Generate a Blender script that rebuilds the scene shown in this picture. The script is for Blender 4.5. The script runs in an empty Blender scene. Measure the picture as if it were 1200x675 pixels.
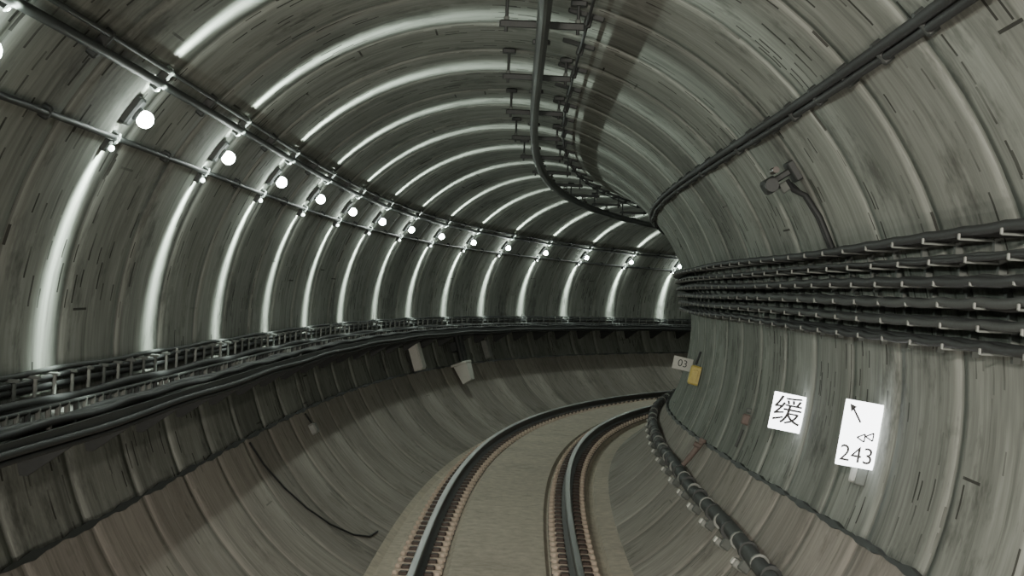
import bpy, math, random
import numpy as np
from mathutils import Vector, Matrix
random.seed(7); RNG=np.random.RandomState(5)

# ---------------- track alignment ----------------
K0,K1=-0.00987,0.000690
H=2.5208; CX=.3632; FPX=2130.2; YAW,PITCH,ROLL=-.07220,.00098,-.05061
R=2.70; ZC=1.998; TX=-.177
S0,DS=11.21,3.2633; LA=.97
_g=np.arange(-20,100,.05)
_k=K0+K1*np.clip(_g,0,80)
_th=np.concatenate([[0],np.cumsum(_k[:-1]*.05)]); _th-=np.interp(0,_g,_th)
_x=np.cumsum(np.sin(_th)*.05);_x-=np.interp(0,_g,_x)
_y=np.cumsum(np.cos(_th)*.05);_y-=np.interp(0,_g,_y)
def frame(s):
    return np.interp(s,_g,_x),np.interp(s,_g,_y),np.interp(s,_g,_th)
def P(s,lx,z):
    x,y,t=frame(s)
    return np.array([x+lx*math.cos(t),y-lx*math.sin(t),z])
def axes(s):
    t=frame(s)[2]
    return np.array([math.sin(t),math.cos(t),0]),np.array([math.cos(t),-math.sin(t),0]),np.array([0,0,1.])
def W(a,r=R):
    return TX+r*math.sin(a),ZC+r*math.cos(a)
def PW(s,a,inset=0):
    return P(s,*W(a,R-inset))
def waxes(s,a):
    """tangent, circumferential (increasing a), inward"""
    t,n,u=axes(s)
    return t, n*math.cos(a)-u*math.sin(a), -(n*math.sin(a)+u*math.cos(a))

# ---------------- camera ----------------
def rot(i,j,c,s):
    M=np.eye(3);M[i,i]=c;M[j,j]=c;M[i,j]=-s;M[j,i]=s;return M
Y_=rot(0,1,math.cos(YAW),math.sin(YAW))
P_=np.eye(3);P_[1,1]=P_[2,2]=math.cos(PITCH);P_[1,2]=math.sin(PITCH);P_[2,1]=-math.sin(PITCH)
R_=rot(0,2,math.cos(ROLL),math.sin(ROLL))
VM=R_@P_@Y_
CAM=np.array([CX,0,H])
cd=bpy.data.cameras.new('camera');cam=bpy.data.objects.new('camera',cd);bpy.context.collection.objects.link(cam)
cd.sensor_width=36;cd.lens=FPX/1200*36;cd.clip_start=.05;cd.clip_end=300
M=Matrix.Identity(4)
for i in range(3):
    M[i][0]=VM[0][i];M[i][1]=VM[2][i];M[i][2]=-VM[1][i];M[i][3]=CAM[i]
cam.matrix_world=M
bpy.context.scene.camera=cam

# ---------------- materials ----------------
def nmat(name):
    m=bpy.data.materials.new(name);m.use_nodes=True
    nt=m.node_tree;b=nt.nodes['Principled BSDF'];return m,nt,b
def simple(name,col,rough=.6,metal=0,em=0,noise=.25,nscale=30):
    m,nt,b=nmat(name)
    tc=nt.nodes.new('ShaderNodeTexCoord');n=nt.nodes.new('ShaderNodeTexNoise');n.inputs['Scale'].default_value=nscale
    nt.links.new(tc.outputs['Object'],n.inputs['Vector'])
    r=nt.nodes.new('ShaderNodeMixRGB');r.inputs[1].default_value=(*[c*(1-noise) for c in col],1);r.inputs[2].default_value=(*[min(1,c*(1+noise)) for c in col],1)
    nt.links.new(n.outputs['Fac'],r.inputs[0]);nt.links.new(r.outputs[0],b.inputs['Base Color'])
    b.inputs['Roughness'].default_value=rough;b.inputs['Metallic'].default_value=metal
    if em:
        b.inputs['Emission Color'].default_value=(*col,1);b.inputs['Emission Strength'].default_value=em
    return m
def concrete(name,c1,c2,dash=.6,streak=1.0,rough=.95,stain=(.03,.03,.026),ringjoint=.4,thr=.84,drip=.42,patch=.5,ringvar=.25,iso=False):
    m,nt,b=nmat(name);N=nt.nodes;L=nt.links
    uv=N.new('ShaderNodeUVMap');uv.uv_map='UVMap'
    sep=N.new('ShaderNodeSeparateXYZ');L.new(uv.outputs[0],sep.inputs[0])
    def math_(op,a,bb=None,c=None):
        n=N.new('ShaderNodeMath');n.operation=op
        for i,v in enumerate((a,bb,c)):
            if v is None: continue
            if isinstance(v,(int,float)): n.inputs[i].default_value=v
            else: L.new(v,n.inputs[i])
        return n.outputs[0]
    def noise(su,sv,det=4,off=0,rg=.6):
        cm=N.new('ShaderNodeCombineXYZ');L.new(math_('MULTIPLY',sep.outputs[0],su),cm.inputs[0]);L.new(math_('MULTIPLY',sep.outputs[1],sv),cm.inputs[1]);cm.inputs[2].default_value=off
        n=N.new('ShaderNodeTexNoise');n.inputs['Scale'].default_value=1;n.inputs['Detail'].default_value=det;n.inputs['Roughness'].default_value=rg
        L.new(cm.outputs[0],n.inputs['Vector']);return n.outputs['Fac']
    def ramp(v,a,bb):
        n=N.new('ShaderNodeMapRange');n.inputs[1].default_value=a;n.inputs[2].default_value=bb;L.new(v,n.inputs[0]);return n.outputs[0]
    st=noise(.8,5,5,rg=.7) if iso else noise(3.2,.5,5,rg=.7)
    big=noise(.6,.5,2,7); fine=noise(6,9,3,3) if iso else noise(14,2,2,3)
    base=math_('ADD',math_('MULTIPLY',ramp(st,.3,.7),.6*streak),math_('MULTIPLY',ramp(big,.3,.7),.4))
    mx=N.new('ShaderNodeMixRGB');mx.inputs[1].default_value=(*c1,1);mx.inputs[2].default_value=(*c2,1);L.new(base,mx.inputs[0])
    m2=N.new('ShaderNodeMixRGB');m2.blend_type='MULTIPLY';m2.inputs[0].default_value=1;L.new(mx.outputs[0],m2.inputs[1])
    ringpos=math_('MULTIPLY',math_('SUBTRACT',sep.outputs[0],S0+.4),2/DS)
    rw=N.new('ShaderNodeTexWhiteNoise');rw.noise_dimensions='1D';L.new(math_('FLOOR',ringpos),rw.inputs['W'])
    fv=math_('ADD',math_('MULTIPLY',ramp(fine,.3,.7),.3),.8)
    fv=math_('MULTIPLY',fv,math_('ADD',math_('MULTIPLY',rw.outputs['Value'],ringvar),1-ringvar/2))
    cmb=N.new('ShaderNodeCombineXYZ')
    for i in range(3): L.new(fv,cmb.inputs[i])
    L.new(cmb.outputs[0],m2.inputs[2])
    def dashes(cu,cv,thr,lo,hi,vlo,vhi,seed):
        fu=math_('MULTIPLY',sep.outputs[0],1/cu);iu=math_('FLOOR',fu)
        wn=N.new('ShaderNodeTexWhiteNoise');wn.noise_dimensions='1D';L.new(math_('ADD',iu,seed),wn.inputs['W'])
        fv=math_('ADD',math_('MULTIPLY',sep.outputs[1],1/cv),math_('MULTIPLY',wn.outputs['Value'],5));iv=math_('FLOOR',fv)
        cm=N.new('ShaderNodeCombineXYZ');L.new(iu,cm.inputs[0]);L.new(iv,cm.inputs[1]);cm.inputs[2].default_value=seed
        w2=N.new('ShaderNodeTexWhiteNoise');w2.noise_dimensions='3D';L.new(cm.outputs[0],w2.inputs['Vector'])
        on=math_('GREATER_THAN',w2.outputs['Value'],thr)
        ru=math_('FRACT',fu);rv=math_('FRACT',fv)
        a=math_('MULTIPLY',math_('GREATER_THAN',ru,lo),math_('LESS_THAN',ru,hi))
        c=math_('MULTIPLY',math_('GREATER_THAN',rv,vlo),math_('LESS_THAN',rv,vhi))
        return math_('MULTIPLY',on,math_('MULTIPLY',a,c))
    dk=math_('MULTIPLY',ramp(noise(6,.3,3,21,.7),.54,.70),drip*streak)
    if patch:
        dk=math_('MAXIMUM',dk,math_('MULTIPLY',ramp(noise(1.3,1.1,5,41,.75),.53,.66),patch))
    if dash>0:
        d=math_('MAXIMUM',dashes(.21,.27,thr,.3,.48,.1,.8,11.3),dashes(.62,.33,.955,.2,.8,.45,.50,3.7))
        if dash>.5: d=math_('MAXIMUM',d,dashes(.33,.15,thr+.04,.3,.40,.1,.9,31.3))
        # dashes cluster irregularly instead of being evenly spread
        d=math_('MULTIPLY',d,ramp(noise(.9,.9,2,55),.38,.54))
        dk=math_('MAXIMUM',math_('MULTIPLY',d,dash),dk)
    if ringjoint:
        fr=math_('FRACT',ringpos)
        dk=math_('MAXIMUM',dk,math_('MULTIPLY',math_('LESS_THAN',fr,.02),ringjoint))
    m3=N.new('ShaderNodeMixRGB');L.new(dk,m3.inputs[0]);L.new(m2.outputs[0],m3.inputs[1]);m3.inputs[2].default_value=(*stain,1)
    L.new(m3.outputs[0],b.inputs['Base Color'])
    b.inputs['Roughness'].default_value=rough
    b.inputs['Specular IOR Level'].default_value=.1
    return m
M_up=concrete('lining_concrete',(.155,.165,.147),(.355,.372,.335),dash=.9,thr=.76,patch=.55)
M_lo=concrete('invert_concrete',(.26,.24,.212),(.41,.382,.34),dash=.45,streak=.8,thr=.88,drip=.35,patch=.4)
M_slab=concrete('trackbed_concrete',(.50,.445,.37),(.66,.59,.49),dash=0,streak=.25,ringjoint=0,patch=.2,ringvar=0,iso=True)
M_rail=simple('rail_steel',(.04,.037,.033),.55,.3)
M_head=simple('polished_rail_head',(.20,.20,.19),.35,1,noise=.1)
M_plate=simple('fastener_plate',(.50,.41,.33),.9)
M_clip=simple('rail_clip',(.08,.06,.05),.6,.4)
M_cable=simple('cable_rubber',(.016,.018,.018),.65)
M_cable2=simple('cable_grey',(.045,.05,.047),.7)
M_galv=simple('galvanised_steel',(.22,.23,.21),.7,.1)
M_rack=simple('rack_steel',(.09,.10,.09),.7,.1)
M_dark=simple('dark_steel',(.03,.034,.032),.6,.2)
M_grit=simple('dusty_tray',(.12,.12,.11),.9,0,noise=.8,nscale=9)
M_alu=simple('aluminium_conductor',(.04,.045,.04),.5,.4)
M_ins=simple('insulator_resin',(.06,.05,.04),.4)
M_white=simple('white_enamel',(.55,.55,.50),.6,noise=.08)
M_sign=simple('retroreflective_glow',(.92,.95,.98),.5,em=6,noise=.02)  # emission paints in the headlight glow thrown back by the sign
M_ink=simple('sign_ink',(.02,.02,.02),.6)
M_yel=simple('yellow_paint',(.50,.40,.10),.5)
M_red=simple('faded_red',(.13,.10,.085),.7)
M_bulb=simple('lamp_glass',(.92,1,.95),.3,em=60,noise=.01)
M_led=simple('indicator_glass',(.92,1,.95),.3,em=8,noise=.01)

# ---------------- mesh accumulator ----------------
class Acc:
    def __init__(s): s.v=[];s.f=[];s.m=[];s.sm=[];s.mats=[]
    def mi(s,m):
        if m not in s.mats: s.mats.append(m)
        return s.mats.index(m)
    def add(s,vs,fs,mat,smooth=False):
        o=len(s.v);k=s.mi(mat);s.v+= [tuple(map(float,v)) for v in vs]
        for f in fs: s.f.append([i+o for i in f]);s.m.append(k);s.sm.append(smooth)
    def box(s,c,ax,sz,mat,bev=0):
        c=np.asarray(c,float);X,Y,Z=[np.asarray(a,float)*h/2 for a,h in zip(ax,sz)]
        if bev<=0:
            vs=[c+i*X+j*Y+k*Z for k in(-1,1) for j in(-1,1) for i in(-1,1)]
            s.add(vs,[(0,2,3,1),(4,5,7,6),(0,1,5,4),(2,6,7,3),(0,4,6,2),(1,3,7,5)],mat)
        else:
            hx,hy,hz=sz[0]/2,sz[1]/2,sz[2]/2;a=[np.asarray(q,float) for q in ax]
            b=min(bev,hx*.6,hy*.6,hz*.8)
            o=[(hx-b,-hy),(hx,-hy+b),(hx,hy-b),(hx-b,hy),(-hx+b,hy),(-hx,hy-b),(-hx,-hy+b),(-hx+b,-hy)]
            L=[]
            for z,sc in((-hz,1),(hz-b,1),(hz,0)):
                for (x,y) in o:
                    if sc==0: x-=b*np.sign(x);y-=b*np.sign(y)
                    L.append(c+a[0]*x+a[1]*y+a[2]*z)
            F=[tuple(range(7,-1,-1)),tuple(range(16,24))]
            for r in(0,8):
                for i in range(8): F.append((r+i,r+(i+1)%8,r+8+(i+1)%8,r+8+i))
            s.add(L,F,mat)
    def tube(s,pts,r,mat,n=8,cap=True,smooth=True):
        pts=[np.asarray(p,float) for p in pts];rs=r if hasattr(r,'__len__') else [r]*len(pts)
        vs=[];up=np.array([0,0,1.])
        for i,p in enumerate(pts):
            t=pts[min(i+1,len(pts)-1)]-pts[max(i-1,0)];t=t/(np.linalg.norm(t)+1e-12)
            q=up if abs(t[2])<.9 else np.array([1.,0,0])
            a=np.cross(t,q);a/=np.linalg.norm(a);b=np.cross(a,t)
            for k in range(n):
                w=2*math.pi*k/n;vs.append(p+rs[i]*(a*math.cos(w)+b*math.sin(w)))
        F=[]
        for i in range(len(pts)-1):
            for k in range(n): F.append((i*n+k,i*n+(k+1)%n,(i+1)*n+(k+1)%n,(i+1)*n+k))
        s.add(vs,F,mat,smooth)
        if cap:
            s.add(vs[:n],[tuple(range(n))],mat);s.add(vs[-n:],[tuple(range(n))],mat)
    def sphere(s,c,r,mat,n=14,m=8,ax=None,sc=(1,1,1)):
        ax=ax or [np.array(q,float) for q in((1,0,0),(0,1,0),(0,0,1))];c=np.asarray(c,float)
        vs=[];F=[]
        for i in range(m+1):
            ph=math.pi*i/m
            for k in range(n):
                th=2*math.pi*k/n
                vs.append(c+r*(ax[0]*math.sin(ph)*math.cos(th)*sc[0]+ax[1]*math.sin(ph)*math.sin(th)*sc[1]+ax[2]*math.cos(ph)*sc[2]))
        for i in range(m):
            for k in range(n): F.append((i*n+k,i*n+(k+1)%n,(i+1)*n+(k+1)%n,(i+1)*n+k))
        s.add(vs,F,mat,True)
    def sweep(s,prof,ss,mat,closed=False,smooth=False):
        vs=[];F=[]
        for q in ss:
            for (x,z) in (prof(q) if callable(prof) else prof): vs.append(P(q,x,z))
        n=len(vs)//len(ss)
        e=n if closed else n-1
        for i in range(len(ss)-1):
            for k in range(e): F.append((i*n+k,i*n+(k+1)%n,(i+1)*n+(k+1)%n,(i+1)*n+k))
        s.add(vs,F,mat,smooth)
    def build(s,name,parent=None):
        me=bpy.data.meshes.new(name);me.from_pydata(s.v,[],s.f)
        for m in s.mats: me.materials.append(m)
        me.polygons.foreach_set('material_index',s.m);me.polygons.foreach_set('use_smooth',s.sm)
        me.update();o=bpy.data.objects.new(name,me);bpy.context.collection.objects.link(o)
        if parent: o.parent=parent
        return o
def surf(name,fn,ss,vv,mat,smooth=True):
    n=len(vv);vs=[tuple(fn(a,b)) for a in ss for b in vv];F=[];U=[]
    for i in range(len(ss)-1):
        for k in range(n-1):
            F.append((i*n+k,(i+1)*n+k,(i+1)*n+k+1,i*n+k+1))
            U+=[(ss[i],vv[k]),(ss[i+1],vv[k]),(ss[i+1],vv[k+1]),(ss[i],vv[k+1])]
    me=bpy.data.meshes.new(name);me.from_pydata(vs,[],F);l=me.uv_layers.new(name='UVMap')
    l.data.foreach_set('uv',[c for u in U for c in u]);me.materials.append(mat)
    me.polygons.foreach_set('use_smooth',[smooth]*len(F));me.update()
    o=bpy.data.objects.new(name,me);bpy.context.collection.objects.link(o);return o
def text(body,c,right,up,size,parent,name,mat=None,off=.004):
    fc=bpy.data.curves.new(name,'FONT');fc.body=body;fc.size=size;fc.align_x='CENTER';fc.align_y='CENTER';fc.extrude=.0015
    fc.materials.append(mat or M_ink)
    o=bpy.data.objects.new(name,fc);bpy.context.collection.objects.link(o)
    nrm=np.cross(right,up);p=np.asarray(c)+nrm*off
    Mx=Matrix.Identity(4)
    for r in range(3): Mx[r][0]=right[r];Mx[r][1]=up[r];Mx[r][2]=nrm[r];Mx[r][3]=p[r]
    o.parent=parent;o.matrix_world=Mx;return o

SMIN,SMAX=-8.,80.
# ---------------- lining ----------------
RW=DS/2
def rad(s,a):
    q=(s-(S0+.4))/RW;i=math.floor(q);f=q-i
    off=.004*math.sin(i*12.9898+a*.8)+ .004*(f-.5)
    if f<.02 or f>.98: off+=.008
    return R+off
ss=[]
i=math.floor((SMIN-S0)/RW)
while True:
    b=S0+.4+i*RW
    if b>SMAX: break
    ss+=[b+RW*q for q in(0,.018,.022,.15,.3,.45,.6,.75,.9,.978,.982)];i+=1
ss=sorted(ss)
def wf(s,v):
    a=v/R; return P(s,*W(a,rad(s,a)))
def seamR(s): return 1.93+.0065*min(max(s-10,0),20)
surf('ceiling',wf,ss,[R*a for a in np.linspace(-.85,.85,25)],M_up)
surf('wall_left',wf,ss,[R*a for a in np.linspace(-2.0,-.85,20)],M_up)
surf('wall_right',wf,ss,[R*a for a in np.linspace(.85,2.08,20)],M_up)
def rad2(s,a): return R-.03+(rad(s,a)-R)*.45
def wf2(s,v):
    a=v/R; return P(s,*W(a,rad2(s,a)))
def wf3(s,v):
    f=v; a=seamR(s)*(1-f)+2.72*f; return P(s,*W(a,rad2(s,a)))
surf('wall_invert_left',wf2,ss,[R*a for a in np.linspace(-2.74,-2.0,16)],M_lo)
o=surf('wall_invert_right',wf3,ss,list(np.linspace(0,1,16)),M_lo)
uvl=o.data.uv_layers[0].data
buf=np.empty(len(uvl)*2);uvl.foreach_get('uv',buf);buf[1::2]=buf[1::2]*2.1+5.2;uvl.foreach_set('uv',buf)
sst=np.arange(SMIN,SMAX,.4)
A=Acc()
def sp(sign):
    def f(q):
        a=-2.0 if sign<0 else seamR(q)
        w=.006+.003*math.sin(q*5.1)+.002*math.sin(q*13.7)
        return [W(a+w,R-.028),W(a+w,R-.043),W(a-w,R-.043),W(a-w,R+.01)]
    return f
A.sweep(sp(-1),np.arange(SMIN,SMAX,.13),M_dark);A.sweep(sp(1),np.arange(SMIN,SMAX,.13),M_dark)
A.build('trim_1')
prof=[(-1.32,-.36),(-1.24,-.40),(-1.10,-.40),(-1.04,-.23),(-.5,-.20),(-.46,-.15),(.46,-.15),(.5,-.20),(1.0,-.21),(1.02,-.27),(1.10,-.28),(1.12,-.22),(1.45,-.20)]
pl=[0]
for a,b in zip(prof,prof[1:]): pl.append(pl[-1]+math.dist(a,b))
def ff(s,v):
    return P(s,np.interp(v,pl,[p[0] for p in prof]),np.interp(v,pl,[p[1] for p in prof]))
surf('floor',ff,list(sst),pl,M_slab,False)

# ---------------- rails ----------------
for sd in(-1,1):
    A=Acc();x=sd*.753
    hp=[(-.036,-.012),(-.028,-.001),(-.012,.0),(.012,0),(.028,-.001),(.036,-.012)]
    lowp=[(.036,-.012),(.035,-.040),(.009,-.055),(.009,-.125),(.03,-.145),(.075,-.155),(.075,-.165),(-.075,-.165),(-.075,-.155),(-.03,-.145),(-.009,-.125),(-.009,-.055),(-.035,-.040),(-.036,-.012)]
    r_s=np.arange(SMIN,SMAX,.25)
    A.sweep([(x+a,b) for a,b in hp],r_s,M_head)
    A.sweep([(x+a,b) for a,b in lowp],r_s,M_rail)
    A.build('running_rail')
    A=Acc()
    # dark strip under the fastenings
    A.sweep([(x-.235,-.206),(x-.235,-.197),(x+.235,-.197),(x+.235,-.206)],r_s,M_clip)
    for s in np.arange(2,66,.4):
        t,n,u=axes(s)
        A.box(P(s,x,-.183),(n,t,u),(.46,.20,.045),M_plate,.012)
        for e in(-1,1):
            A.box(P(s,x+e*.115,-.147),(n,t,u),(.09,.11,.04),M_clip,.012)
            A.box(P(s,x+e*.195,-.147),(n,t,u),(.05,.05,.05),M_plate,.01)
    A.build('rail_fastening')

# ---------------- lamps ----------------
lampA=Acc()
ld=None
for i in range(-3,19):
    s=S0+i*DS
    t,c,n=waxes(s,-LA)
    p=PW(s,-LA,.12)
    lampA.box(PW(s,-LA,.03),(t,c,n),(.14,.20,.05),M_dark,.015)
    lampA.tube([PW(s,-LA,.04),PW(s,-LA,.09)],[.05,.04],M_dark,10)
    lampA.sphere(p,.055,M_bulb,ax=(t,c,n))
    q=PW(s-.05,-LA-.10,.06);lampA.sphere(q,.02,M_led,8,5)
    lampA.box(PW(s-.05,-LA-.10,.02),(t,c,n),(.08,.08,.05),M_dark,.01)
    lampA.sphere(PW(s,-LA+.075,.06),.016,M_led,8,5)
    if ld is None:
        ld=bpy.data.lights.new('tunnel_lamp_light','POINT');ld.energy=66;ld.color=(.88,1,.90);ld.shadow_soft_size=.03
        ld.use_nodes=True;nt=ld.node_tree;em=nt.nodes['Emission']
        tc=nt.nodes.new('ShaderNodeTexCoord');sp_=nt.nodes.new('ShaderNodeSeparateXYZ');nt.links.new(tc.outputs['Normal'],sp_.inputs[0])
        def mm(op,a,b):
            k=nt.nodes.new('ShaderNodeMath');k.operation=op
            for j,v in enumerate((a,b)):
                if isinstance(v,(int,float)): k.inputs[j].default_value=v
                else: nt.links.new(v,k.inputs[j])
            return k.outputs[0]
        y2=mm('MULTIPLY',sp_.outputs[1],sp_.outputs[1]);fan=mm('POWER',2.718,mm('MULTIPLY',y2,-1/(2*.098**2)))
        z2=mm('MULTIPLY',sp_.outputs[2],sp_.outputs[2])
        cut=mm('MINIMUM',mm('MAXIMUM',mm('MULTIPLY',mm('SUBTRACT',.46,sp_.outputs[0]),5.0),0.1),1.0)
        cut=mm('MAXIMUM',cut,mm('GREATER_THAN',sp_.outputs[2],0.0))
        f=mm('MULTIPLY',mm('MULTIPLY',fan,mm('POWER',z2,2.0)),13.0)
        f=mm('ADD',mm('MULTIPLY',f,cut),.12)
        f=mm('ADD',f,mm('MULTIPLY',mm('MAXIMUM',sp_.outputs[0],0.0),.80))
        nt.links.new(f,em.inputs['Strength'])
    lo=bpy.data.objects.new('tunnel_lamp_light',ld);bpy.context.collection.objects.link(lo)
    q=PW(s,-LA,.22);Mx=Matrix.Identity(4)
    for r in range(3): Mx[r][0]=n[r];Mx[r][1]=t[r];Mx[r][2]=c[r];Mx[r][3]=q[r]
    lo.matrix_world=Mx
lampA.build('tunnel_wall_lamp')
for x,z,en,dz in((-.75,1.0,1300,-.03),(.75,1.0,1300,-.03),(0,3.3,4300,-.15)):  # low pair are train headlights; upper spot is added to brighten the floor
    l=bpy.data.lights.new('headlight_or_fill_beam','SPOT');l.energy=en;l.color=(1,.92,.83);l.spot_size=math.radians(70 if z<2 else 48);l.spot_blend=1;l.shadow_soft_size=.12
    o=bpy.data.objects.new('headlight_or_fill_beam',l);bpy.context.collection.objects.link(o);o.location=(x,.5,z)
    d=Vector((0.05,1,dz));o.rotation_euler=d.to_track_quat('-Z','Y').to_euler()

# conduits
cs=np.arange(SMIN,SMAX,.5)
A=Acc()
A.tube([PW(s,-.88,.06) for s in cs],.028,M_dark)
A.tube([PW(s,-.845,.05) for s in cs],.015,M_dark,6)
A.tube([PW(s,-1.045,.04) for s in cs],.02,M_dark)
for s in np.arange(S0-DS*5,72,DS/2):
    t,c,n=waxes(s,-.88)
    A.box(PW(s,-.87,.04),(t,c,n),(.05,.18,.06),M_dark,.01)
    t,c,n=waxes(s,-1.045);A.box(PW(s,-1.045,.03),(t,c,n),(.05,.08,.06),M_dark,.01)
A.build('lighting_conduit')
A=Acc()
A.tube([PW(s,.825,.05) for s in cs],.028,M_cable)
A.tube([PW(s,.845,.045+.015*math.sin(s*2)) for s in cs],.022,M_cable)
for s in np.arange(-6,72,1.0):
    t,c,n=waxes(s,.835)
    A.box(PW(s,.835,.03),(t,c,n),(.05,.13,.07),M_dark,.01)
A.build('ceiling_cable')

# ---------------- overhead conductor rail ----------------
A=Acc();cx,cz=.13,4.24
sc=np.arange(SMIN,SMAX,.4)
pf=[(-.045,.11),(.045,.11),(.045,.10),(.014,.09),(.02,.03),(.034,.0),(.01,-.015),(-.01,-.015),(-.034,0),(-.02,.03),(-.014,.09),(-.045,.10)]
A.sweep([(cx+a,cz+b-.03) for a,b in pf],sc,M_alu,closed=True)
for s in np.arange(S0+DS*.6-DS*6,70,DS):
    t,n,u=axes(s)
    ztop=lambda x:ZC+math.sqrt(R*R-(x-TX)**2)
    A.box(P(s,cx,cz+.21),(n,t,u),(.62,.06,.05),M_dark,.01)
    for e in(-.26,.26):
        zt=ztop(cx+e);A.tube([P(s,cx+e,cz+.15),P(s,cx+e,zt+.01)],.014,M_dark,6)
        A.box(P(s,cx+e,zt-.02),(n,t,u),(.12,.12,.04),M_dark,.01)
        A.box(P(s,cx+e,cz+.25),(n,t,u),(.04,.04,.03),M_rack,.008)
    for k in range(3):
        A.tube([P(s,cx,cz+.12+k*.025),P(s,cx,cz+.135+k*.025)],[.045,.03],M_ins,10)
    A.box(P(s,cx,cz+.085),(n,t,u),(.13,.09,.03),M_dark,.008)
A.build('overhead_conductor_rail')
A=Acc()
A.tube([PW(s,.25,.09) for s in cs],.012,M_cable,6)
for s in np.arange(-6,70,DS/2):
    t,c,n=waxes(s,.25);A.box(PW(s,.25,.055),(t,c,n),(.05,.06,.11),M_dark,.01)
    A.box(PW(s,.24,.02),(t,c,n),(.04,.28,.04),M_dark,.008)
A.build('overhead_ground_wire')

# ---------------- left cable shelf ----------------
A=Acc()
xe=-2.37
wl=lambda z:TX-math.sqrt(R*R-(z-ZC)**2)
A.sweep([(wl(1.62),1.66),(-2.62,1.63),(xe,1.62),(xe,1.56),(-2.62,1.57),(wl(1.55)-.02,1.58)],sst,M_grit)
A.sweep([(xe-.0,1.57),(xe+.012,1.57),(xe+.012,1.66),(xe,1.66),(xe-.0,1.57)],sst,M_dark)
A.tube([P(s,wl(1.88)+.05,1.88+.006*math.sin(s*2.3)) for s in sst],.018,M_cable2,6)
A.tube([P(s,wl(1.84)+.07,1.84+.012*math.sin(s*1.7)) for s in sst],.018,M_cable,6)
A.tube([P(s,wl(1.78)+.06,1.79) for s in sst],.024,M_cable,6)
A.tube([P(s,wl(1.72)+.10,1.71+.01*math.sin(s*2)) for s in sst],.03,M_cable,6)
A.tube([P(s,-2.60,1.715) for s in sst],.014,M_cable2,6)
for s in np.arange(4,66,.45):
    t,n,u=axes(s);h=.20+.05*random.random()
    A.box(P(s,wl(1.8)+.09,1.64+h/2),(n,t,u),(.02,.035,h),M_galv if random.random()<.5 else M_rack,.005)
    A.box(P(s,wl(1.8)+.06,1.86),(n,t,u),(.12,.04,.02),M_rack,.005)
for s in np.arange(4,66,.22):
    t,n,u=axes(s)
    A.box(P(s,-2.60,1.685),(n,t,u),(.03,.04,.08),M_galv if random.random()<.6 else M_cable2,.008)
    if random.random()<.6:
        A.box(P(s+random.random()*.1,-2.70+random.random()*.25,1.655),(n,t,u),(.03+random.random()*.08,.05,.03),M_galv if random.random()<.6 else M_grit,.008)
for s in np.arange(4,66,RW):
    t,n,u=axes(s)
    A.add([P(s+d,x,z) for d in(-.025,.025) for x,z in((xe,1.57),(wl(1.57)-.01,1.57),(wl(1.3)-.01,1.30),(wl(1.3)+.05,1.30))],[(0,1,2,3),(7,6,5,4),(0,4,5,1),(1,5,6,2),(2,6,7,3),(3,7,4,0)],M_dark)
for (x0,z0,r,fq) in((-2.78,1.69,.03,1.3),(-2.52,1.66,.03,1.1),(-2.46,1.66,.025,.7),(-2.42,1.68,.02,1.6)):
    A.tube([P(s,x0+.015*math.sin(s*fq+x0*9),z0+.008*math.sin(s*2.1*fq)) for s in np.arange(SMIN,SMAX,.3)],r,random.choice((M_cable,M_cable,M_cable2)),7)
for (x0,z0,r) in((xe+.03,1.60,.02),(xe+.015,1.555,.016)):
    A.tube([P(s,x0,z0-.008*math.sin(s*1.3)) for s in np.arange(SMIN,SMAX,.3)],r,M_cable,7)
A.build('cable_shelf')

# ---------------- right cable racks ----------------
A=Acc()
wr=lambda z:TX+math.sqrt(R*R-(z-ZC)**2)
rows=[2.88,2.77,2.66,2.55,2.44,2.33]
SP=.8
for ri,z in enumerate(rows):
    for k in range(4):
        x0=wr(z)-.035-k*.045;ph=RNG.rand()*6;amp=.004+.012*RNG.rand();r=.016+.013*RNG.rand()
        A.tube([P(s,x0+.006*math.sin(s*1.3+ph),z+.026-amp*abs(math.sin(math.pi*s/SP))+.010*math.sin(s*.6+ph)) for s in np.arange(SMIN,SMAX-10,.2)],r,M_cable if RNG.rand()<.75 else M_cable2,6)
for s in np.arange(-6.4,66,SP):
    t,n,u=axes(s)
    for z in np.arange(2.29,2.88,.085):
        A.box(P(s,wr(z+.04)-.02,z+.04),(n,t,u),(.04,.05,.09),M_rack)
    for z in rows:
        A.box(P(s,wr(z)-.10,z-.005),(n,t,u),(.19,.03,.012),M_rack,.004)
        A.box(P(s,wr(z)-.195,z+.008),(n,t,u),(.010,.03,.03),M_galv,.003)
A.build('cable_rack')

# ---------------- pipe on right invert ----------------
A=Acc()
A.tube([PW(s,2.16+.006*math.sin(s*1.1),.13) for s in np.arange(SMIN,SMAX-10,.3)],.065,M_cable2,12)
for s in np.arange(3,60,1.25):
    t,c,n=waxes(s,2.16)
    A.tube([PW(s-.05,2.16,.13),PW(s+.05,2.16,.13)],.080,M_dark,12)
    A.tube([PW(s+.55,2.16,.13),PW(s+.60,2.16,.13)],.074,M_galv,12)
    A.box(PW(s,2.19,.07),(t,c,n),(.06,.16,.10),M_rack,.01)
    A.box(PW(s+.2,2.215,.085),(t,c,n),(.14,.07,.10),M_galv,.012)
    A.box(PW(s+.2,2.215,.14),(t,c,n),(.09,.05,.02),M_white,.005)
A.build('fire_main_pipe')

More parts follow.
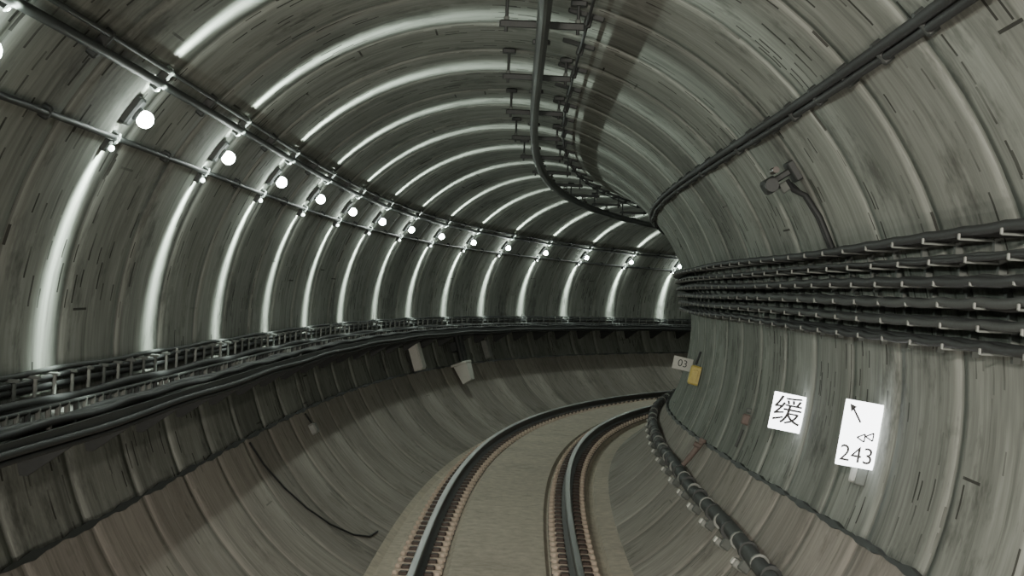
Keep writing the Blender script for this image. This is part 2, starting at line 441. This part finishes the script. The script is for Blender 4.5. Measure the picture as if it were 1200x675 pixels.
# ---------------- signs ----------------
def empty(name,loc):
    e=bpy.data.objects.new(name,None);bpy.context.collection.objects.link(e);e.location=loc;e.empty_display_size=.1
    bpy.context.view_layer.update();return e
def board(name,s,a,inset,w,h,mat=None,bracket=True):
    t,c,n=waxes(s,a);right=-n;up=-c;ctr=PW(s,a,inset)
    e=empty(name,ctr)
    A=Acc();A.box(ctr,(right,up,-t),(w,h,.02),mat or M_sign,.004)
    if bracket:
        A.box(ctr+t*.02-right*0,(right,up,t),(w*.8,.03,.02),M_dark)
        A.box(PW(s+.03,a,.04),(right,up,t),(.10,h*.5,.02),M_dark)
    ob=A.build('panel');ob.parent=e;ob.matrix_parent_inverse=Matrix.Translation(-Vector(ctr))
    return e,ctr,right,up,t
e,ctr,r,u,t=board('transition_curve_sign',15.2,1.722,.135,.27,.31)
for k,(ox,oy) in enumerate(((-.002,0),(.002,.001))):
    text('缓',ctr-t*(.008+.001*k)+r*ox+u*oy,r,u,.25,e,'lettering')
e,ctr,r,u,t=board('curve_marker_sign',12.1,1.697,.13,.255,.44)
text('243',ctr-t*.008-u*.14,r,u,.155,e,'lettering')
A=Acc();q=ctr-t*.014
def tri(p0,p1,p2):
    A.add([q+r*x+u*y for x,y in(p0,p1,p2)],[(0,1,2)],M_ink)
def seg(p,q2,w=.006):
    dx,dy=q2[0]-p[0],q2[1]-p[1];L=math.hypot(dx,dy);ox,oy=-dy/L*w,dx/L*w
    A.add([q+r*x+u*y for x,y in((p[0]+ox,p[1]+oy),(p[0]-ox,p[1]-oy),(q2[0]-ox,q2[1]-oy),(q2[0]+ox,q2[1]+oy))],[(0,1,2,3)],M_ink)
tri((-.10,.195),(-.05,.18),(-.085,.14));seg((-.075,.17),(-.01,.08),.007)
for ox,oy in((.015,-.02),(.07,-.005)):
    pts=[(ox-.032,oy),(ox+.02,oy+.03),(ox+.02,oy-.024),(ox-.032,oy)]
    for a_,b_ in zip(pts,pts[1:]): seg(a_,b_,.005)
ob=A.build('arrow');ob.parent=e;ob.matrix_parent_inverse=Matrix.Translation(-Vector(ctr))
e,ctr,r,u,t=board('distance_board',27.0,1.745,.15,.29,.19,M_white)
text('03',ctr-t*.008,r,u,.15,e,'lettering',mat=M_cable2)
A=Acc();s=24.6;t,c,n=waxes(s,1.77)
A.box(PW(s,1.765,.09),(t,c,n),(.14,.26,.14),M_yel,.02)
A.box(PW(s-.08,1.765,.09),(c,n,-t),(.14,.08,.02),M_yel,.004)
A.tube([PW(s,1.71,.1),PW(s,1.64,.06)],.015,M_cable)
A.build('trackside_junction_box')
A=Acc();t,c,n=waxes(12.2,1.79)
A.box(PW(12.2,1.80,.04),(t,c,n),(.04,.14,.07),M_rack,.01)
A.box(PW(12.2,1.80,.09),(c,n,-t),(.12,.05,.03),M_galv,.01)
A.build('sign_bracket')

# ---------------- device on right wall ----------------
A=Acc();s=13.4;t,c,n=waxes(s,.97)
A.box(PW(s,.975,.03),(t,c,n),(.22,.16,.05),M_dark,.01)
A.box(PW(s,.97,.12),(t,c,n),(.05,.05,.18),M_dark,.01)
A.box(PW(s-.05,.975,.24),(t,c,n),(.22,.11,.10),M_dark,.02)
A.tube([PW(s-.17,.975,.25),PW(s-.27,.975,.25)],[.045,.05],M_dark,12)
A.tube([PW(s-.1,.945,.14),PW(s+.1,.945,.14)],.025,M_ins,10)
A.box(PW(s-.1,1.0,.16),(t,c,n),(.06,.08,.06),M_rack,.01)
A.tube([PW(s,.99,.10),PW(s-.05,1.02,.10),PW(s-.12,1.05,.05),PW(s-.15,1.12,.03),PW(s-.2,1.21,.03)],.022,M_cable)
A.tube([PW(s+.05,1.0,.08),PW(s+.02,1.05,.04),PW(s-.05,1.12,.03),PW(s-.08,1.21,.03)],.016,M_cable)
A.build('surveillance_camera')

# ---------------- boxes on left wall under the shelf ----------------
A=Acc();s=33.6;t,c,n=waxes(s,-1.89)
A.box(PW(s,-1.89,.17),(t,c,n),(.42,.56,.16),M_white,.02)
A.box(PW(s,-1.80,.06),(t,c,n),(.1,.1,.12),M_dark)
A.box(PW(s,-1.98,.06),(t,c,n),(.1,.1,.12),M_dark)
A.box(PW(s,-1.89,.255),(t,c,n),(.36,.48,.012),M_white,.006)
A.build('equipment_cabinet')
A=Acc();s=37.2;t,c,n=waxes(s,-1.95)
A.tube([PW(s-.05,-1.76,.28),PW(s-.05,-1.99,.28)],.06,M_dark)
A.tube([PW(s+.28,-1.76,.28),PW(s+.28,-1.99,.28)],.06,M_dark)
A.box(PW(s+.12,-1.86,.22),(t,c,n),(.44,.22,.18),M_dark,.02)
A.add([PW(s+.12+dx,a,.08+d) for a,w,dp in((-2.02,.24,.28),(-2.17,.17,.20)) for dx,d in((-w,0),(w,0),(w,dp),(-w,dp))],[(0,1,2,3),(7,6,5,4),(0,4,5,1),(1,5,6,2),(2,6,7,3),(3,7,4,0)],M_white)
A.box(PW(s+.12,-2.01,.2),(t,c,n),(.56,.05,.34),M_white,.01)
A.build('signal_equipment_box')
A=Acc();s=40.4;t,c,n=waxes(s,-1.9)
A.box(PW(s,-1.90,.1),(t,c,n),(.22,.42,.12),M_galv,.02)
A.box(PW(s,-1.82,.06),(t,c,n),(.08,.2,.06),M_dark,.01)
A.build('terminal_box')
A=Acc();s=22.6;t,c,n=waxes(s,-2.1)
A.box(PW(s,-2.10,.07),(t,c,n),(.22,.14,.08),M_galv,.02)
A.tube([PW(s,-2.07,.07),PW(s-.1,-2.02,.06)],.012,M_cable)
A.build('socket_box')
A=Acc()
pts=[(18.3,-2.02),(18.5,-2.12),(18.8,-2.24),(19.1,-2.36),(19.4,-2.47),(19.8,-2.57),(20.3,-2.63),(20.9,-2.645)]
A.tube([PW(a,b,.045) for a,b in pts],.011,M_cable)
A.build('earthing_cable')
A=Acc();s=18.2;t,c,n=waxes(s,1.81)
A.box(PW(s,1.82,.05),(t,c,n),(.10,.11,.07),M_red,.015);A.tube([PW(s,1.86,.04),PW(s,1.93,.04)],.014,M_cable2)
A.box(PW(s,1.785,.04),(t,c,n),(.05,.05,.05),M_rack,.01)
A.build('telephone_socket')
A=Acc();s=20.6;t,c,n=waxes(s,2.04)
A.tube([PW(s,2.0,.08),PW(s,2.10,.12)],.035,M_red,10);A.tube([PW(s-.06,2.02,.08),PW(s-.06,2.02,.16)],.03,M_red,10)
A.tube([PW(s,1.985,.08),PW(s,2.0,.08)],.045,M_red,10);A.tube([PW(s,2.10,.12),PW(s,2.13,.13)],.03,M_red,8)
A.build('hydrant_valve')

w=bpy.data.worlds.new('World');bpy.context.scene.world=w;w.use_nodes=True;w.node_tree.nodes['Background'].inputs[0].default_value=(.02,.022,.02,1)
vs=bpy.context.scene.view_settings;vs.view_transform='AgX';vs.exposure=.03
